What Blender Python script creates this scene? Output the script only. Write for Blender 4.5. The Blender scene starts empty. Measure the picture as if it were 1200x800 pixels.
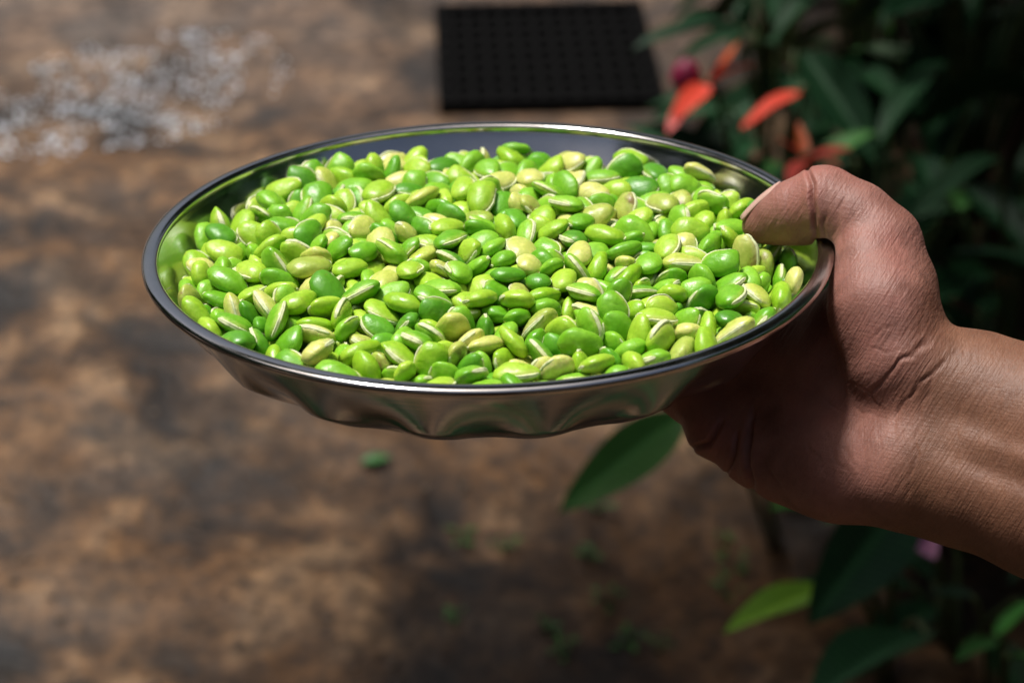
import bpy, bmesh, math, random
import numpy as np
from mathutils import Vector, Matrix, noise, Quaternion
from mathutils.bvhtree import BVHTree

R = math.radians
rng = random.Random(11)
nrng = np.random.default_rng(7)
scene = bpy.context.scene
col = scene.collection

# ------------------------------------------------------------------ camera
F = 2333.0                       # focal length in pixels of a 1200 px wide frame (70 mm on 36 mm)
CAM_H, PITCH = 1.5, R(33.0)
cam_data = bpy.data.cameras.new('camera')
cam_data.lens = 70.0
cam_data.sensor_width = 36.0
cam_data.clip_start = 0.02
cam_data.clip_end = 500.0
cam = bpy.data.objects.new('camera', cam_data)
col.objects.link(cam)
cam.location = (0, 0, CAM_H)
cam.rotation_euler = (math.pi / 2 - PITCH, 0, 0)
scene.camera = cam
cam_data.dof.use_dof = True
cam_data.dof.focus_distance = 0.640
cam_data.dof.aperture_fstop = 10.5
cam_data.dof.aperture_blades = 7

# ------------------------------------------------------------------ sky, sun, exposure
SUN_EL, SUN_AZ = R(69), R(305)      # azimuth measured clockwise from +Y
world = bpy.data.worlds.new('World')
scene.world = world
world.use_nodes = True
wn = world.node_tree
for n in list(wn.nodes):
    wn.nodes.remove(n)
sky = wn.nodes.new('ShaderNodeTexSky')
sky.sky_type = 'NISHITA'
sky.sun_disc = False
sky.sun_elevation = SUN_EL
sky.sun_rotation = SUN_AZ
sky.air_density = 1.0
sky.dust_density = 8.0
sky.ozone_density = 1.0
bg = wn.nodes.new('ShaderNodeBackground')
bg.inputs['Strength'].default_value = 0.07
wo = wn.nodes.new('ShaderNodeOutputWorld')
wn.links.new(sky.outputs[0], bg.inputs[0])
wn.links.new(bg.outputs[0], wo.inputs[0])
sun_data = bpy.data.lights.new('sun', 'SUN')
sun_data.energy = 4.3
sun_data.angle = R(10)
sun_data.color = (1.0, 0.975, 0.95)
sun = bpy.data.objects.new('sun', sun_data)
col.objects.link(sun)
sd = Vector((math.sin(SUN_AZ) * math.cos(SUN_EL), math.cos(SUN_AZ) * math.cos(SUN_EL), math.sin(SUN_EL)))
sun.rotation_euler = sd.to_track_quat('Z', 'Y').to_euler()
sun.location = sd * 20
vs = scene.view_settings
vs.view_transform = 'Standard'
vs.look = 'None'
vs.exposure = 0.15
vs.gamma = 1.0
scene.cycles.use_denoising = True
scene.cycles.max_bounces = 8
scene.cycles.transmission_bounces = 4

# ------------------------------------------------------------------ frames of reference
RIGHT = Vector((1, 0, 0))
FWD = Vector((0, math.cos(PITCH), -math.sin(PITCH)))
UP = Vector((0, math.sin(PITCH), math.cos(PITCH)))
CAM = Vector((0, 0, CAM_H))


def at(px, py, D):
    return CAM + FWD * D + RIGHT * ((px - 600) / F * D) + UP * ((400 - py) / F * D)


def ground_at(px, py, z=0.0):
    d = FWD + RIGHT * ((px - 600) / F) + UP * ((400 - py) / F)
    return CAM + d * ((z - CAM_H) / d.z)


# ------------------------------------------------------------------ helpers
def tag(o, label=None, cat=None, group=None, kind=None):
    if label: o['label'] = label
    if cat: o['category'] = cat
    if group: o['group'] = group
    if kind: o['kind'] = kind
    return o


def mesh_obj(name, verts, faces, mat, parent=None, smooth=True):
    me = bpy.data.meshes.new(name)
    me.from_pydata([tuple(v) for v in verts], [], faces)
    me.update()
    if mat is not None:
        me.materials.append(mat)
    if smooth:
        me.polygons.foreach_set('use_smooth', [True] * len(me.polygons))
    o = bpy.data.objects.new(name, me)
    col.objects.link(o)
    o.parent = parent
    return o


def empty(name, loc):
    o = bpy.data.objects.new(name, None)
    col.objects.link(o)
    o.location = loc
    o.empty_display_size = 0.02
    return o


def instance(name, me, parent, mat4):
    o = bpy.data.objects.new(name, me)
    col.objects.link(o)
    o.parent = parent
    o.matrix_local = mat4
    return o


def tube_geo(pts, rad, seg=8, caps=True):
    pts = [Vector(p) for p in pts]
    vs_, fs = [], []
    n = len(pts)
    prev = None
    for i, p in enumerate(pts):
        t = (pts[min(i + 1, n - 1)] - pts[max(i - 1, 0)]).normalized()
        if prev is None:
            a = Vector((0, 0, 1)) if abs(t.z) < .9 else Vector((1, 0, 0))
            u = t.cross(a).normalized()
        else:
            u = (prev - t * prev.dot(t)).normalized()
        prev = u
        w = t.cross(u)
        r = rad[i] if isinstance(rad, (list, tuple)) else rad
        for k in range(seg):
            an = 2 * math.pi * k / seg
            vs_.append(p + (u * math.cos(an) + w * math.sin(an)) * r)
    for i in range(n - 1):
        for k in range(seg):
            k2 = (k + 1) % seg
            fs.append((i * seg + k, i * seg + k2, (i + 1) * seg + k2, (i + 1) * seg + k))
    if caps:
        fs.append(tuple(range(seg - 1, -1, -1)))
        fs.append(tuple((n - 1) * seg + k for k in range(seg)))
    return vs_, fs


# ------------------------------------------------------------------ materials
def new_mat(name):
    m = bpy.data.materials.new(name)
    m.use_nodes = True
    nt = m.node_tree
    return m, nt, nt.nodes['Principled BSDF']


def N(nt, typ, **kw):
    n = nt.nodes.new(typ)
    for k, v in kw.items():
        if k in n.inputs.keys() if hasattr(n.inputs, 'keys') else False:
            n.inputs[k].default_value = v
        else:
            setattr(n, k, v)
    return n


def L(nt, a, b):
    nt.links.new(a, b)


def noise_tex(nt, scale, detail=4, rough=.55, vec=None, dist=0.0):
    n = nt.nodes.new('ShaderNodeTexNoise')
    n.inputs['Scale'].default_value = scale
    n.inputs['Detail'].default_value = detail
    n.inputs['Roughness'].default_value = rough
    n.inputs['Distortion'].default_value = dist
    if vec is not None:
        L(nt, vec, n.inputs['Vector'])
    return n


def ramp(nt, fac, stops):
    r = nt.nodes.new('ShaderNodeValToRGB')
    e = r.color_ramp.elements
    while len(e) < len(stops):
        e.new(0.5)
    for i, (p, c) in enumerate(stops):
        e[i].position = p
        e[i].color = (*c, 1) if len(c) == 3 else c
    L(nt, fac, r.inputs[0])
    return r


def mixc(nt, fac, a, b, mode='MIX'):
    m = nt.nodes.new('ShaderNodeMix')
    m.data_type = 'RGBA'
    m.blend_type = mode
    for i, v in ((0, fac), (6, a), (7, b)):
        if hasattr(v, 'links') or hasattr(v, 'is_linked'):
            L(nt, v, m.inputs[i])
        elif i == 0:
            m.inputs[0].default_value = v
        else:
            m.inputs[i].default_value = (*v, 1)
    return m.outputs[2]


def math_n(nt, op, a, b=None, clamp=False):
    m = nt.nodes.new('ShaderNodeMath')
    m.operation = op
    m.use_clamp = clamp
    for i, v in ((0, a), (1, b)):
        if v is None: continue
        if hasattr(v, 'is_linked'):
            L(nt, v, m.inputs[i])
        else:
            m.inputs[i].default_value = v
    return m.outputs[0]


def bump(nt, h, strength, dist, normal=None):
    b = nt.nodes.new('ShaderNodeBump')
    b.inputs['Strength'].default_value = strength
    b.inputs['Distance'].default_value = dist
    L(nt, h, b.inputs['Height'])
    if normal is not None:
        L(nt, normal, b.inputs['Normal'])
    return b.outputs[0]


def texco(nt, which='Object'):
    return nt.nodes.new('ShaderNodeTexCoord').outputs[which]


def plain_mat(name, c, rough=.6, spec=.4, var=.25, scale=20, bumpd=0.0):
    m, nt, p = new_mat(name)
    co = texco(nt)
    n = noise_tex(nt, scale, 4, vec=co)
    c2 = tuple(min(1, x * (1 + var)) for x in c)
    c1 = tuple(x * (1 - var) for x in c)
    r = ramp(nt, n.outputs[0], [(.3, c1), (.7, c2)])
    L(nt, r.outputs[0], p.inputs['Base Color'])
    p.inputs['Roughness'].default_value = rough
    p.inputs['Specular IOR Level'].default_value = spec
    if bumpd:
        L(nt, bump(nt, n.outputs[0], .6, bumpd), p.inputs['Normal'])
    return m


WET_C = ground_at(140, 112)
WET_RX, WET_RY = .27, .20


def soil_mat():
    m, nt, p = new_mat('soil')
    co = texco(nt)
    big = noise_tex(nt, 1.6, 3, vec=co)
    mid = noise_tex(nt, 5.5, 6, .60, vec=co, dist=.5)
    fine = noise_tex(nt, 60, 5, .6, vec=co)
    base = ramp(nt, mid.outputs[0], [(.38, (.007, .0037, .0016)), (.45, (.036, .018, .0068)), (.52, (.098, .051, .021)), (.61, (.205, .125, .065))])
    moss = ramp(nt, big.outputs[0], [(.52, (0, 0, 0)), (.68, (1, 1, 1))])
    mossn = noise_tex(nt, 18, 4, vec=co)
    mf = math_n(nt, 'MULTIPLY', moss.outputs[0], math_n(nt, 'GREATER_THAN', mossn.outputs[0], .53))
    c = mixc(nt, math_n(nt, 'MULTIPLY', mf, .55), base.outputs[0], (.030, .026, .009))
    red = ramp(nt, noise_tex(nt, 3.1, 2, vec=co).outputs[0], [(.45, (0, 0, 0)), (.65, (1, 1, 1))])
    c = mixc(nt, math_n(nt, 'MULTIPLY', red.outputs[0], .7), c, (.130, .060, .018), 'MIX')
    fr = ramp(nt, noise_tex(nt, 26, 6, .68, vec=co).outputs[0], [(.32, (.42, .42, .42)), (.68, (1.5, 1.5, 1.5))])
    # greyer trodden earth further out, orange clay nearer the bed
    sx = nt.nodes.new('ShaderNodeSeparateXYZ')
    L(nt, co, sx.inputs[0])
    gz = math_n(nt, 'ADD', math_n(nt, 'MULTIPLY', math_n(nt, 'SUBTRACT', sx.outputs[1], 2.7), 1.0), math_n(nt, 'MULTIPLY', math_n(nt, 'SUBTRACT', big.outputs[0], .5), 1.4), clamp=True)
    c = mixc(nt, math_n(nt, 'MULTIPLY', gz, .65), c, (.120, .092, .075))
    c = mixc(nt, 1.0, c, fr.outputs[0], 'MULTIPLY')
    relief_shade = ramp(nt, noise_tex(nt, 48, 4, .7, vec=co).outputs[0], [(.34, (.45, .45, .45)), (.66, (1.45, 1.45, 1.45))])  # fine soil mottling that also carries the shade of small relief as colour
    c = mixc(nt, 1.0, c, relief_shade.outputs[0], 'MULTIPLY')
    damp = ramp(nt, noise_tex(nt, 3.4, 5, .6, vec=co, dist=.3).outputs[0], [(.40, (.30, .30, .30)), (.50, (1.0, 1.0, 1.0))])
    c = mixc(nt, 1.0, c, damp.outputs[0], 'MULTIPLY')
    L(nt, c, p.inputs['Base Color'])
    p.inputs['Roughness'].default_value = .62
    p.inputs['Specular IOR Level'].default_value = .35
    b1 = bump(nt, mid.outputs[0], .7, .03)
    b2 = bump(nt, fine.outputs[0], .6, .006, b1)
    L(nt, b2, p.inputs['Normal'])
    return m


M_SOIL = soil_mat()


def steel_mat():
    m, nt, p = new_mat('stainless_steel')
    co = texco(nt)
    p.inputs['Metallic'].default_value = 1.0
    n = noise_tex(nt, 40, 5, .6, vec=co)
    r = ramp(nt, n.outputs[0], [(.3, (.50, .50, .50)), (.7, (.60, .60, .59))])
    L(nt, r.outputs[0], p.inputs['Base Color'])
    rr = ramp(nt, noise_tex(nt, 25, 6, .7, vec=co, dist=1).outputs[0], [(.35, (.10,) * 3), (.7, (.20,) * 3)])
    L(nt, rr.outputs[0], p.inputs['Roughness'])
    mp = nt.nodes.new('ShaderNodeMapping')
    mp.inputs['Scale'].default_value = (1, 1, 60)
    L(nt, co, mp.inputs[0])
    sc = noise_tex(nt, 20, 3, .6, vec=mp.outputs[0])
    L(nt, bump(nt, sc.outputs[0], .06, .0006), p.inputs['Normal'])
    return m


M_STEEL = steel_mat()


def bean_mat(name, c_dark, c_light, c_seam, blotch=None):
    m, nt, p = new_mat(name)
    co = texco(nt)
    oi = nt.nodes.new('ShaderNodeObjectInfo')
    at_ = nt.nodes.new('ShaderNodeAttribute'); at_.attribute_name = 'seam'
    off = nt.nodes.new('ShaderNodeVectorMath'); off.operation = 'MULTIPLY_ADD'
    off.inputs[1].default_value = (1, 1, 1)
    cv = nt.nodes.new('ShaderNodeCombineXYZ')
    L(nt, math_n(nt, 'MULTIPLY', oi.outputs['Random'], 37.0), cv.inputs[0])
    L(nt, co, off.inputs[0]); L(nt, cv.outputs[0], off.inputs[2])
    n = noise_tex(nt, 120, 4, .55, vec=off.outputs[0], dist=.6)
    f = math_n(nt, 'ADD', math_n(nt, 'MULTIPLY', n.outputs[0], .75), math_n(nt, 'MULTIPLY', oi.outputs['Random'], .5))
    r = ramp(nt, f, [(.32, c_dark), (.88, c_light)])
    fr = noise_tex(nt, 600, 3, .6, vec=off.outputs[0])
    sf = math_n(nt, 'ADD', at_.outputs['Fac'], math_n(nt, 'MULTIPLY', math_n(nt, 'SUBTRACT', fr.outputs[0], .5), .5))
    sm = ramp(nt, sf, [(.25, (0, 0, 0)), (.85, (1, 1, 1))])
    c = mixc(nt, math_n(nt, 'MULTIPLY', sm.outputs[0], .85), r.outputs[0], c_seam)
    pw = noise_tex(nt, 900, 2, .5, vec=off.outputs[0])
    pf = ramp(nt, pw.outputs[0], [(.4, (.90, .92, .85)), (.7, (1.08, 1.06, 1.15))])
    c = mixc(nt, 1.0, c, pf.outputs[0], 'MULTIPLY')
    sp = noise_tex(nt, 260, 4, .65, vec=off.outputs[0])
    spf = ramp(nt, sp.outputs[0], [(.66, (0, 0, 0)), (.74, (1, 1, 1))])
    c = mixc(nt, math_n(nt, 'MULTIPLY', spf.outputs[0], .55), c, (.26, .20, .05))
    if blotch:
        bn = noise_tex(nt, 130, 4, .6, vec=off.outputs[0])
        bf = ramp(nt, bn.outputs[0], [(.56, (0, 0, 0)), (.66, (1, 1, 1))])
        c = mixc(nt, math_n(nt, 'MULTIPLY', bf.outputs[0], .85), c, blotch)
    L(nt, c, p.inputs['Base Color'])
    p.inputs['Subsurface Weight'].default_value = .25
    p.inputs['Subsurface Radius'].default_value = (.5, 1.0, .15)
    p.inputs['Subsurface Scale'].default_value = .0035
    rr = ramp(nt, n.outputs[0], [(.3, (.30,) * 3), (.7, (.50,) * 3)])
    L(nt, rr.outputs[0], p.inputs['Roughness'])
    p.inputs['Specular IOR Level'].default_value = .55
    wr = noise_tex(nt, 420, 3, .6, vec=off.outputs[0])
    dn = noise_tex(nt, 210, 3, .55, vec=off.outputs[0], dist=.8)
    b0 = bump(nt, dn.outputs[0], .22, .0016)
    L(nt, bump(nt, wr.outputs[0], .12, .0012, b0), p.inputs['Normal'])
    return m


BEAN_KINDS = [
    # key, weight, material, words
    ('deep', .14, bean_mat('bean_deep_green', (.065, .240, .010), (.125, .380, .016), (.27, .46, .06)), 'deep green'),
    ('green', .37, bean_mat('bean_bright_green', (.120, .360, .010), (.230, .500, .025), (.42, .56, .09)), 'bright green'),
    ('lime', .31, bean_mat('bean_lime', (.250, .480, .015), (.390, .590, .045), (.56, .62, .16)), 'yellow-green'),
    ('pale', .12, bean_mat('bean_pale', (.440, .530, .070), (.620, .620, .180), (.68, .66, .32)), 'pale yellowish'),
    ('blot', .06, bean_mat('bean_blotched', (.300, .420, .050), (.450, .500, .100), (.55, .52, .22), (.20, .12, .04)), 'brown-blotched yellow-green'),
]
M_HILUM = plain_mat('bean_seam', (.62, .66, .38), .55, .35, .22, 500)


def skin_mat():
    m, nt, p = new_mat('skin')
    co = texco(nt)
    pa = nt.nodes.new('ShaderNodeAttribute'); pa.attribute_name = 'palm'
    cr = nt.nodes.new('ShaderNodeAttribute'); cr.attribute_name = 'crease'
    n1 = noise_tex(nt, 38, 4, .6, vec=co)
    n2 = noise_tex(nt, 140, 4, .6, vec=co)
    arm = ramp(nt, n1.outputs[0], [(.3, (.150, .066, .036)), (.7, (.215, .102, .060))])
    palm = ramp(nt, n1.outputs[0], [(.28, (.155, .060, .039)), (.5, (.262, .120, .092)), (.72, (.310, .125, .098))])
    c = mixc(nt, pa.outputs['Fac'], arm.outputs[0], palm.outputs[0])
    f2 = ramp(nt, n2.outputs[0], [(.3, (.86, .84, .84)), (.7, (1.10, 1.10, 1.10))])
    c = mixc(nt, 1.0, c, f2.outputs[0], 'MULTIPLY')
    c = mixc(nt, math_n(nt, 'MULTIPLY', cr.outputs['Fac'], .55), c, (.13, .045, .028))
    L(nt, c, p.inputs['Base Color'])
    p.inputs['Subsurface Weight'].default_value = .18
    p.inputs['Subsurface Radius'].default_value = (1.0, .35, .18)
    p.inputs['Subsurface Scale'].default_value = .004
    p.inputs['Roughness'].default_value = .52
    p.inputs['Specular IOR Level'].default_value = .42
    # fine criss-cross skin lines: stretched cells in two directions
    sk = nt.nodes.new('ShaderNodeAttribute'); sk.attribute_name = 'skinco'
    hs = []
    for ang, sx, sy, wt in ((0, .30, .020, 1.2), (34, .24, .03, .7), (-70, .30, .05, .4)):
        mp = nt.nodes.new('ShaderNodeMapping')
        mp.inputs['Rotation'].default_value = (0, 0, R(ang))
        L(nt, sk.outputs['Vector'], mp.inputs[0])
        m2 = nt.nodes.new('ShaderNodeMapping')
        m2.inputs['Scale'].default_value = (sx, sy, .05)
        L(nt, mp.outputs[0], m2.inputs[0])
        nn = noise_tex(nt, 1.0, 3, .6, vec=m2.outputs[0], dist=.25)
        hs.append(math_n(nt, 'MULTIPLY', nn.outputs[0], wt))
    h = math_n(nt, 'ADD', math_n(nt, 'ADD', hs[0], hs[1]), hs[2])
    vo = nt.nodes.new('ShaderNodeTexVoronoi')
    vo.inputs['Scale'].default_value = 1100
    L(nt, co, vo.inputs['Vector'])
    h2 = math_n(nt, 'ADD', h, math_n(nt, 'MULTIPLY', vo.outputs['Distance'], .15))
    L(nt, bump(nt, h2, .42, .0009), p.inputs['Normal'])
    return m


M_SKIN = skin_mat()
M_NAIL = plain_mat('nail', (.52, .33, .27), .28, .5, .08, 120)


def leaf_mat(name, c1, c2, rough=.38, spec=.25):
    m, nt, p = new_mat(name)
    co = texco(nt)
    oi = nt.nodes.new('ShaderNodeObjectInfo')
    n = noise_tex(nt, 9, 4, .6, vec=co)
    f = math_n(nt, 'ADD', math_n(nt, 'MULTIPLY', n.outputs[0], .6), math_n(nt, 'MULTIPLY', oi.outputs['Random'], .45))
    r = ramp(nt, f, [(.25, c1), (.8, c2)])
    c = r.outputs[0]
    at_ = nt.nodes.new('ShaderNodeAttribute'); at_.attribute_name = 'rib'
    c = mixc(nt, math_n(nt, 'MULTIPLY', at_.outputs['Fac'], .5), c, tuple(min(1, x * 1.9 + .01) for x in c2))
    L(nt, c, p.inputs['Base Color'])
    p.inputs['Roughness'].default_value = rough
    p.inputs['Specular IOR Level'].default_value = spec
    wv = nt.nodes.new('ShaderNodeTexWave')
    wv.bands_direction = 'Y'
    wv.inputs['Scale'].default_value = 6
    wv.inputs['Distortion'].default_value = 1.5
    L(nt, co, wv.inputs[0])
    L(nt, bump(nt, wv.outputs[0], .12, .006), p.inputs['Normal'])
    return m


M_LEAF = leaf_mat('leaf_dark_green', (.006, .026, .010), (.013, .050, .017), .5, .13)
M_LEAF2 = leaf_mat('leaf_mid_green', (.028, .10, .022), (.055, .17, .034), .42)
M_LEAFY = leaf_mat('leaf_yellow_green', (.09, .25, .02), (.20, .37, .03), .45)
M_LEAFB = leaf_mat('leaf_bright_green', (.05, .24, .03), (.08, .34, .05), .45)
M_STEM = plain_mat('green_stem', (.05, .08, .025), .55, .4, .3, 30)
M_BARK = plain_mat('bark', (.085, .052, .034), .85, .25, .45, 25, .01)
M_RED = plain_mat('petal_red', (.75, .070, .035), .45, .4, .25, 25)
M_ORANGE = plain_mat('petal_orange', (.68, .14, .035), .45, .4, .2, 25)
M_PINK = plain_mat('petal_pink', (.75, .17, .15), .5, .35, .2, 25)
M_MAUVE = plain_mat('petal_mauve', (.55, .25, .42), .5, .35, .2, 25)
M_MAGENTA = plain_mat('bud_magenta', (.22, .012, .05), .45, .4, .2, 30)
M_RUBBER = plain_mat('black_rubber', (.004, .004, .004), .85, .05, .3, 40)
M_STONE = plain_mat('pebble', (.085, .062, .045), .8, .3, .4, 40, .004)

# ------------------------------------------------------------------ ground
def axis(fine0, fine1, n):
    a = [-90, -45, -22, -11, -6, -4]
    b = [5.5, 7, 11, 22, 45, 90]
    a = [v for v in a if v < fine0 - .2]
    b = [v for v in b if v > fine1 + .2]
    return a + list(np.linspace(fine0, fine1, n)) + b


gx, gy = axis(-1.5, 2.0, 180), axis(1.0, 4.6, 180)


MAT_C = (ground_at(515, 21) + ground_at(770, 118)) / 2


def ground_z(x, y):
    if not (-1.6 < x < 2.1 and .9 < y < 4.7):
        return 0.0
    e = min(1, (x + 1.5) / .4, (2.0 - x) / .4, (y - 1.0) / .4, (4.6 - y) / .4)
    e = max(0, e)
    v = Vector((x, y, 0))
    h = noise.noise(v * 2.3) * .018 + noise.noise(v * 7) * .010 + noise.noise(v * 19) * .0045
    mm = max(abs(x - MAT_C.x) / .24, abs(y - MAT_C.y) / .27)
    return e * h * min(1, max(0, (mm - 1) * 4))


gv = [(x, y, ground_z(x, y)) for y in gy for x in gx]
nx = len(gx)
gf = [(j * nx + i, j * nx + i + 1, (j + 1) * nx + i + 1, (j + 1) * nx + i) for j in range(len(gy) - 1) for i in range(nx - 1)]
ground = mesh_obj('ground', gv, gf, M_SOIL)
tag(ground, 'bare brown trampled soil with mossy stains and a wet patch', 'ground', kind='structure')

# ------------------------------------------------------------------ dish frame
D0 = 0.6706
DC = at(571.8, 280.5, D0)
E_, ROLL = R(25.66), R(0.95)


def camvec(x, y, z):          # camera axes to world (z towards the camera)
    return RIGHT * x + UP * y - FWD * z


DN = camvec(-math.sin(ROLL) * math.cos(E_), math.cos(ROLL) * math.cos(E_), math.sin(E_))
DU = camvec(math.cos(ROLL), math.sin(ROLL), 0)
DV = DN.cross(DU)
DISH = Matrix(((DU.x, DV.x, DN.x, DC.x), (DU.y, DV.y, DN.y, DC.y), (DU.z, DV.z, DN.z, DC.z), (0, 0, 0, 1)))
RR = 0.115
DEPTH = 0.027
RB = 0.775 * RR
NFL = 18


def wall_r(s):                # s 0 at the rim, 1 at the base
    return RR - .0035 - (RR - .0035 - RB) * (s ** 1.25)


def wall_z(s):
    return -DEPTH * (math.sin(s * math.pi / 2) * .25 + s * .75)


def flute(s, ph):
    a = min(1, max(0, (s - .15) / .6)) ** 1.6 * (1 - .35 * max(0, s - .75) / .25)
    c = math.cos(NFL * ph)
    return .0019 * a * (1 + abs(c) ** .8 * (1 if c > 0 else -1))


def build_dish():
    root = empty('steel_dish', DC)
    root.matrix_world = DISH
    tag(root, 'round shallow stainless steel dish with fluted sides heaped with shelled beans', 'dish')
    SEG = NFL * 14
    prof = [(i / 16) for i in range(17)]
    rows = []
    for s in prof:
        rows.append([(wall_r(s) + flute(s, 2 * math.pi * k / SEG), wall_z(s), 2 * math.pi * k / SEG) for k in range(SEG)])
    for q in (.985, .95, .80, .5, .2):
        zz = -DEPTH - .0012 * (1 - max(0, (q - .9) / .1)) if q > .9 else -DEPTH - .0012
        rows.append([(RB * q + (flute(1, 2 * math.pi * k / SEG) * (.8 if q > .97 else .35 if q > .9 else 0)), zz, 2 * math.pi * k / SEG) for k in range(SEG)])
    v, f = [], []
    for row in rows:
        for (r, z, ph) in row:
            v.append((r * math.cos(ph), r * math.sin(ph), z))
    for j in range(len(rows) - 1):
        for k in range(SEG):
            k2 = (k + 1) % SEG
            f.append((j * SEG + k, (j + 1) * SEG + k, (j + 1) * SEG + k2, j * SEG + k2))
    v.append((0, 0, -DEPTH - .0012))
    c = len(v) - 1
    b0 = (len(rows) - 1) * SEG
    for k in range(SEG):
        f.append((b0 + k, c, b0 + (k + 1) % SEG))
    body = mesh_obj('bowl', v, f, M_STEEL, root)
    so = body.modifiers.new('thickness', 'SOLIDIFY')
    so.thickness = .0007
    so.offset = 0
    # rolled rim
    v, f = [], []
    K, Q = 256, 24
    for k in range(K):
        ph = 2 * math.pi * k / K
        for q in range(Q):
            an = 2 * math.pi * q / Q
            ca, sa = math.cos(an), math.sin(an)
            r = RR - .0024 + .0027 * math.copysign(abs(ca) ** .8, ca)
            z = .0002 + .0017 * math.copysign(abs(sa) ** .7, sa)
            v.append((r * math.cos(ph), r * math.sin(ph), z))
    for k in range(K):
        for q in range(Q):
            k2, q2 = (k + 1) % K, (q + 1) % Q
            f.append((k * Q + q, k2 * Q + q, k2 * Q + q2, k * Q + q2))
    mesh_obj('rolled_rim', v, f, M_STEEL, root)
    return root


dish = build_dish()

# ------------------------------------------------------------------ hand (one continuous surface grown from a distance field)
S = D0 / F                      # metres per pixel unit at the dish
HAND_VOX = 4.0


def hp(px, py, z):              # picture-aligned coordinates around the dish, z towards the camera, in units of S
    k = 1 - z / F
    return np.array([(px - 600) * k, (400 - py) * k, z], dtype=np.float64)


def cam_to_world(P):
    P = np.asarray(P) * S
    return np.array(CAM) + np.outer(P[:, 0], np.array(RIGHT)) + np.outer(P[:, 1], np.array(UP)) + np.outer(D0 - P[:, 2], np.array(FWD))


prims = []


def cap(a, b, ra, rb, k=22):
    prims.append((hp(*a), hp(*b), ra, rb, k))


def chain(pts, rads, k=22):
    for i in range(len(pts) - 1):
        cap(pts[i], pts[i + 1], rads[i], rads[i + 1], k)


# forearm: radius and ulna sides
chain([(1092, 456, 78), (1140, 470, 92), (1230, 507, 125), (1420, 575, 205), (1760, 700, 360)], [66, 74, 88, 110, 120], 30)
chain([(1078, 540, 92), (1125, 560, 108), (1230, 590, 142), (1420, 655, 220), (1760, 760, 380)], [68, 70, 80, 106, 118], 30)
# metacarpals
chain([(1092, 455, 85), (990, 420, -5), (905, 408, -90)], [60, 52, 42], 30)
chain([(1088, 490, 82), (980, 460, -15), (888, 440, -90)], [60, 54, 42], 30)
chain([(1080, 525, 88), (975, 505, -5), (878, 490, -72)], [60, 52, 40], 30)
chain([(1072, 550, 92), (970, 545, 15), (884, 532, -45)], [60, 50, 37], 30)
# heel of the hand on the little-finger side
chain([(1045, 552, 92), (985, 552, 55), (918, 545, -5)], [58, 50, 40], 30)
# ball of the thumb
chain([(1052, 420, 98), (1032, 360, 88), (1020, 308, 66)], [58, 55, 44], 24)
chain([(1062, 405, 78), (1050, 335, 58), (1030, 286, 44)], [48, 44, 47], 14)
# web between thumb and forefinger
chain([(1024, 325, 40), (1000, 370, -10), (945, 400, -85)], [42, 36, 36], 30)
# thumb
chain([(1032, 286, 44), (1003, 257, 32), (966, 239, 18)], [46, 42, 43], 12)
chain([(964, 240, 17), (930, 249, 4), (904, 258, -8), (887, 265, -13)], [43, 36, 27, 18], 12)
cap((940, 258, 8), (897, 267, -8), 27, 16, 10)
# fingers under the dish
chain([(905, 408, -95), (800, 392, -150), (720, 376, -175), (668, 366, -190)], [40, 33, 29, 24], 14)
chain([(888, 440, -90), (790, 428, -140), (705, 400, -165), (648, 380, -175)], [40, 34, 30, 24], 14)
chain([(880, 490, -72), (815, 466, -115), (740, 426, -140), (695, 396, -148)], [39, 34, 30, 24], 14)
chain([(886, 532, -45), (838, 503, -72), (812, 460, -96), (790, 420, -108)], [37, 33, 28, 23], 14)


def dish_sd(P):
    """distance to the dish, in units of S; the inside below the rim counts as solid"""
    c = np.array([(DC - CAM).dot(RIGHT), (DC - CAM).dot(UP), D0 - (DC - CAM).dot(FWD)]) / S
    ax = lambda w: np.array([w.dot(RIGHT), w.dot(UP), -w.dot(FWD)])
    q = P - c
    x, y, h = q @ ax(DU), q @ ax(DV), q @ ax(DN)
    r = np.sqrt(x * x + y * y)
    rr, rb, d = RR / S, RB / S, DEPTH / S

    def seg(ax_, ay, bx, by):
        dx, dy = bx - ax_, by - ay
        t = np.clip(((r - ax_) * dx + (h - ay) * dy) / (dx * dx + dy * dy), 0, 1)
        return np.hypot(r - ax_ - t * dx, h - ay - t * dy)
    dd = np.minimum(seg(rr - 9, 0, (rr + rb) / 2 + 9, -d * .58), seg((rr + rb) / 2 + 9, -d * .58, rb, -d)) - 5
    dd = np.minimum(dd, seg(rb, -d - 4, 0, -d - 4) - 3)
    dd = np.minimum(dd, np.hypot(r - (rr - 7), h - 1) - 9.5)
    wallr = np.interp(-h, [0, d * .58, d], [rr - 9, (rr + rb) / 2 + 9, rb])
    inside = (h < -30) & (h > -d) & (r < wallr)
    return np.where(inside, -np.abs(dd), dd)


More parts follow.
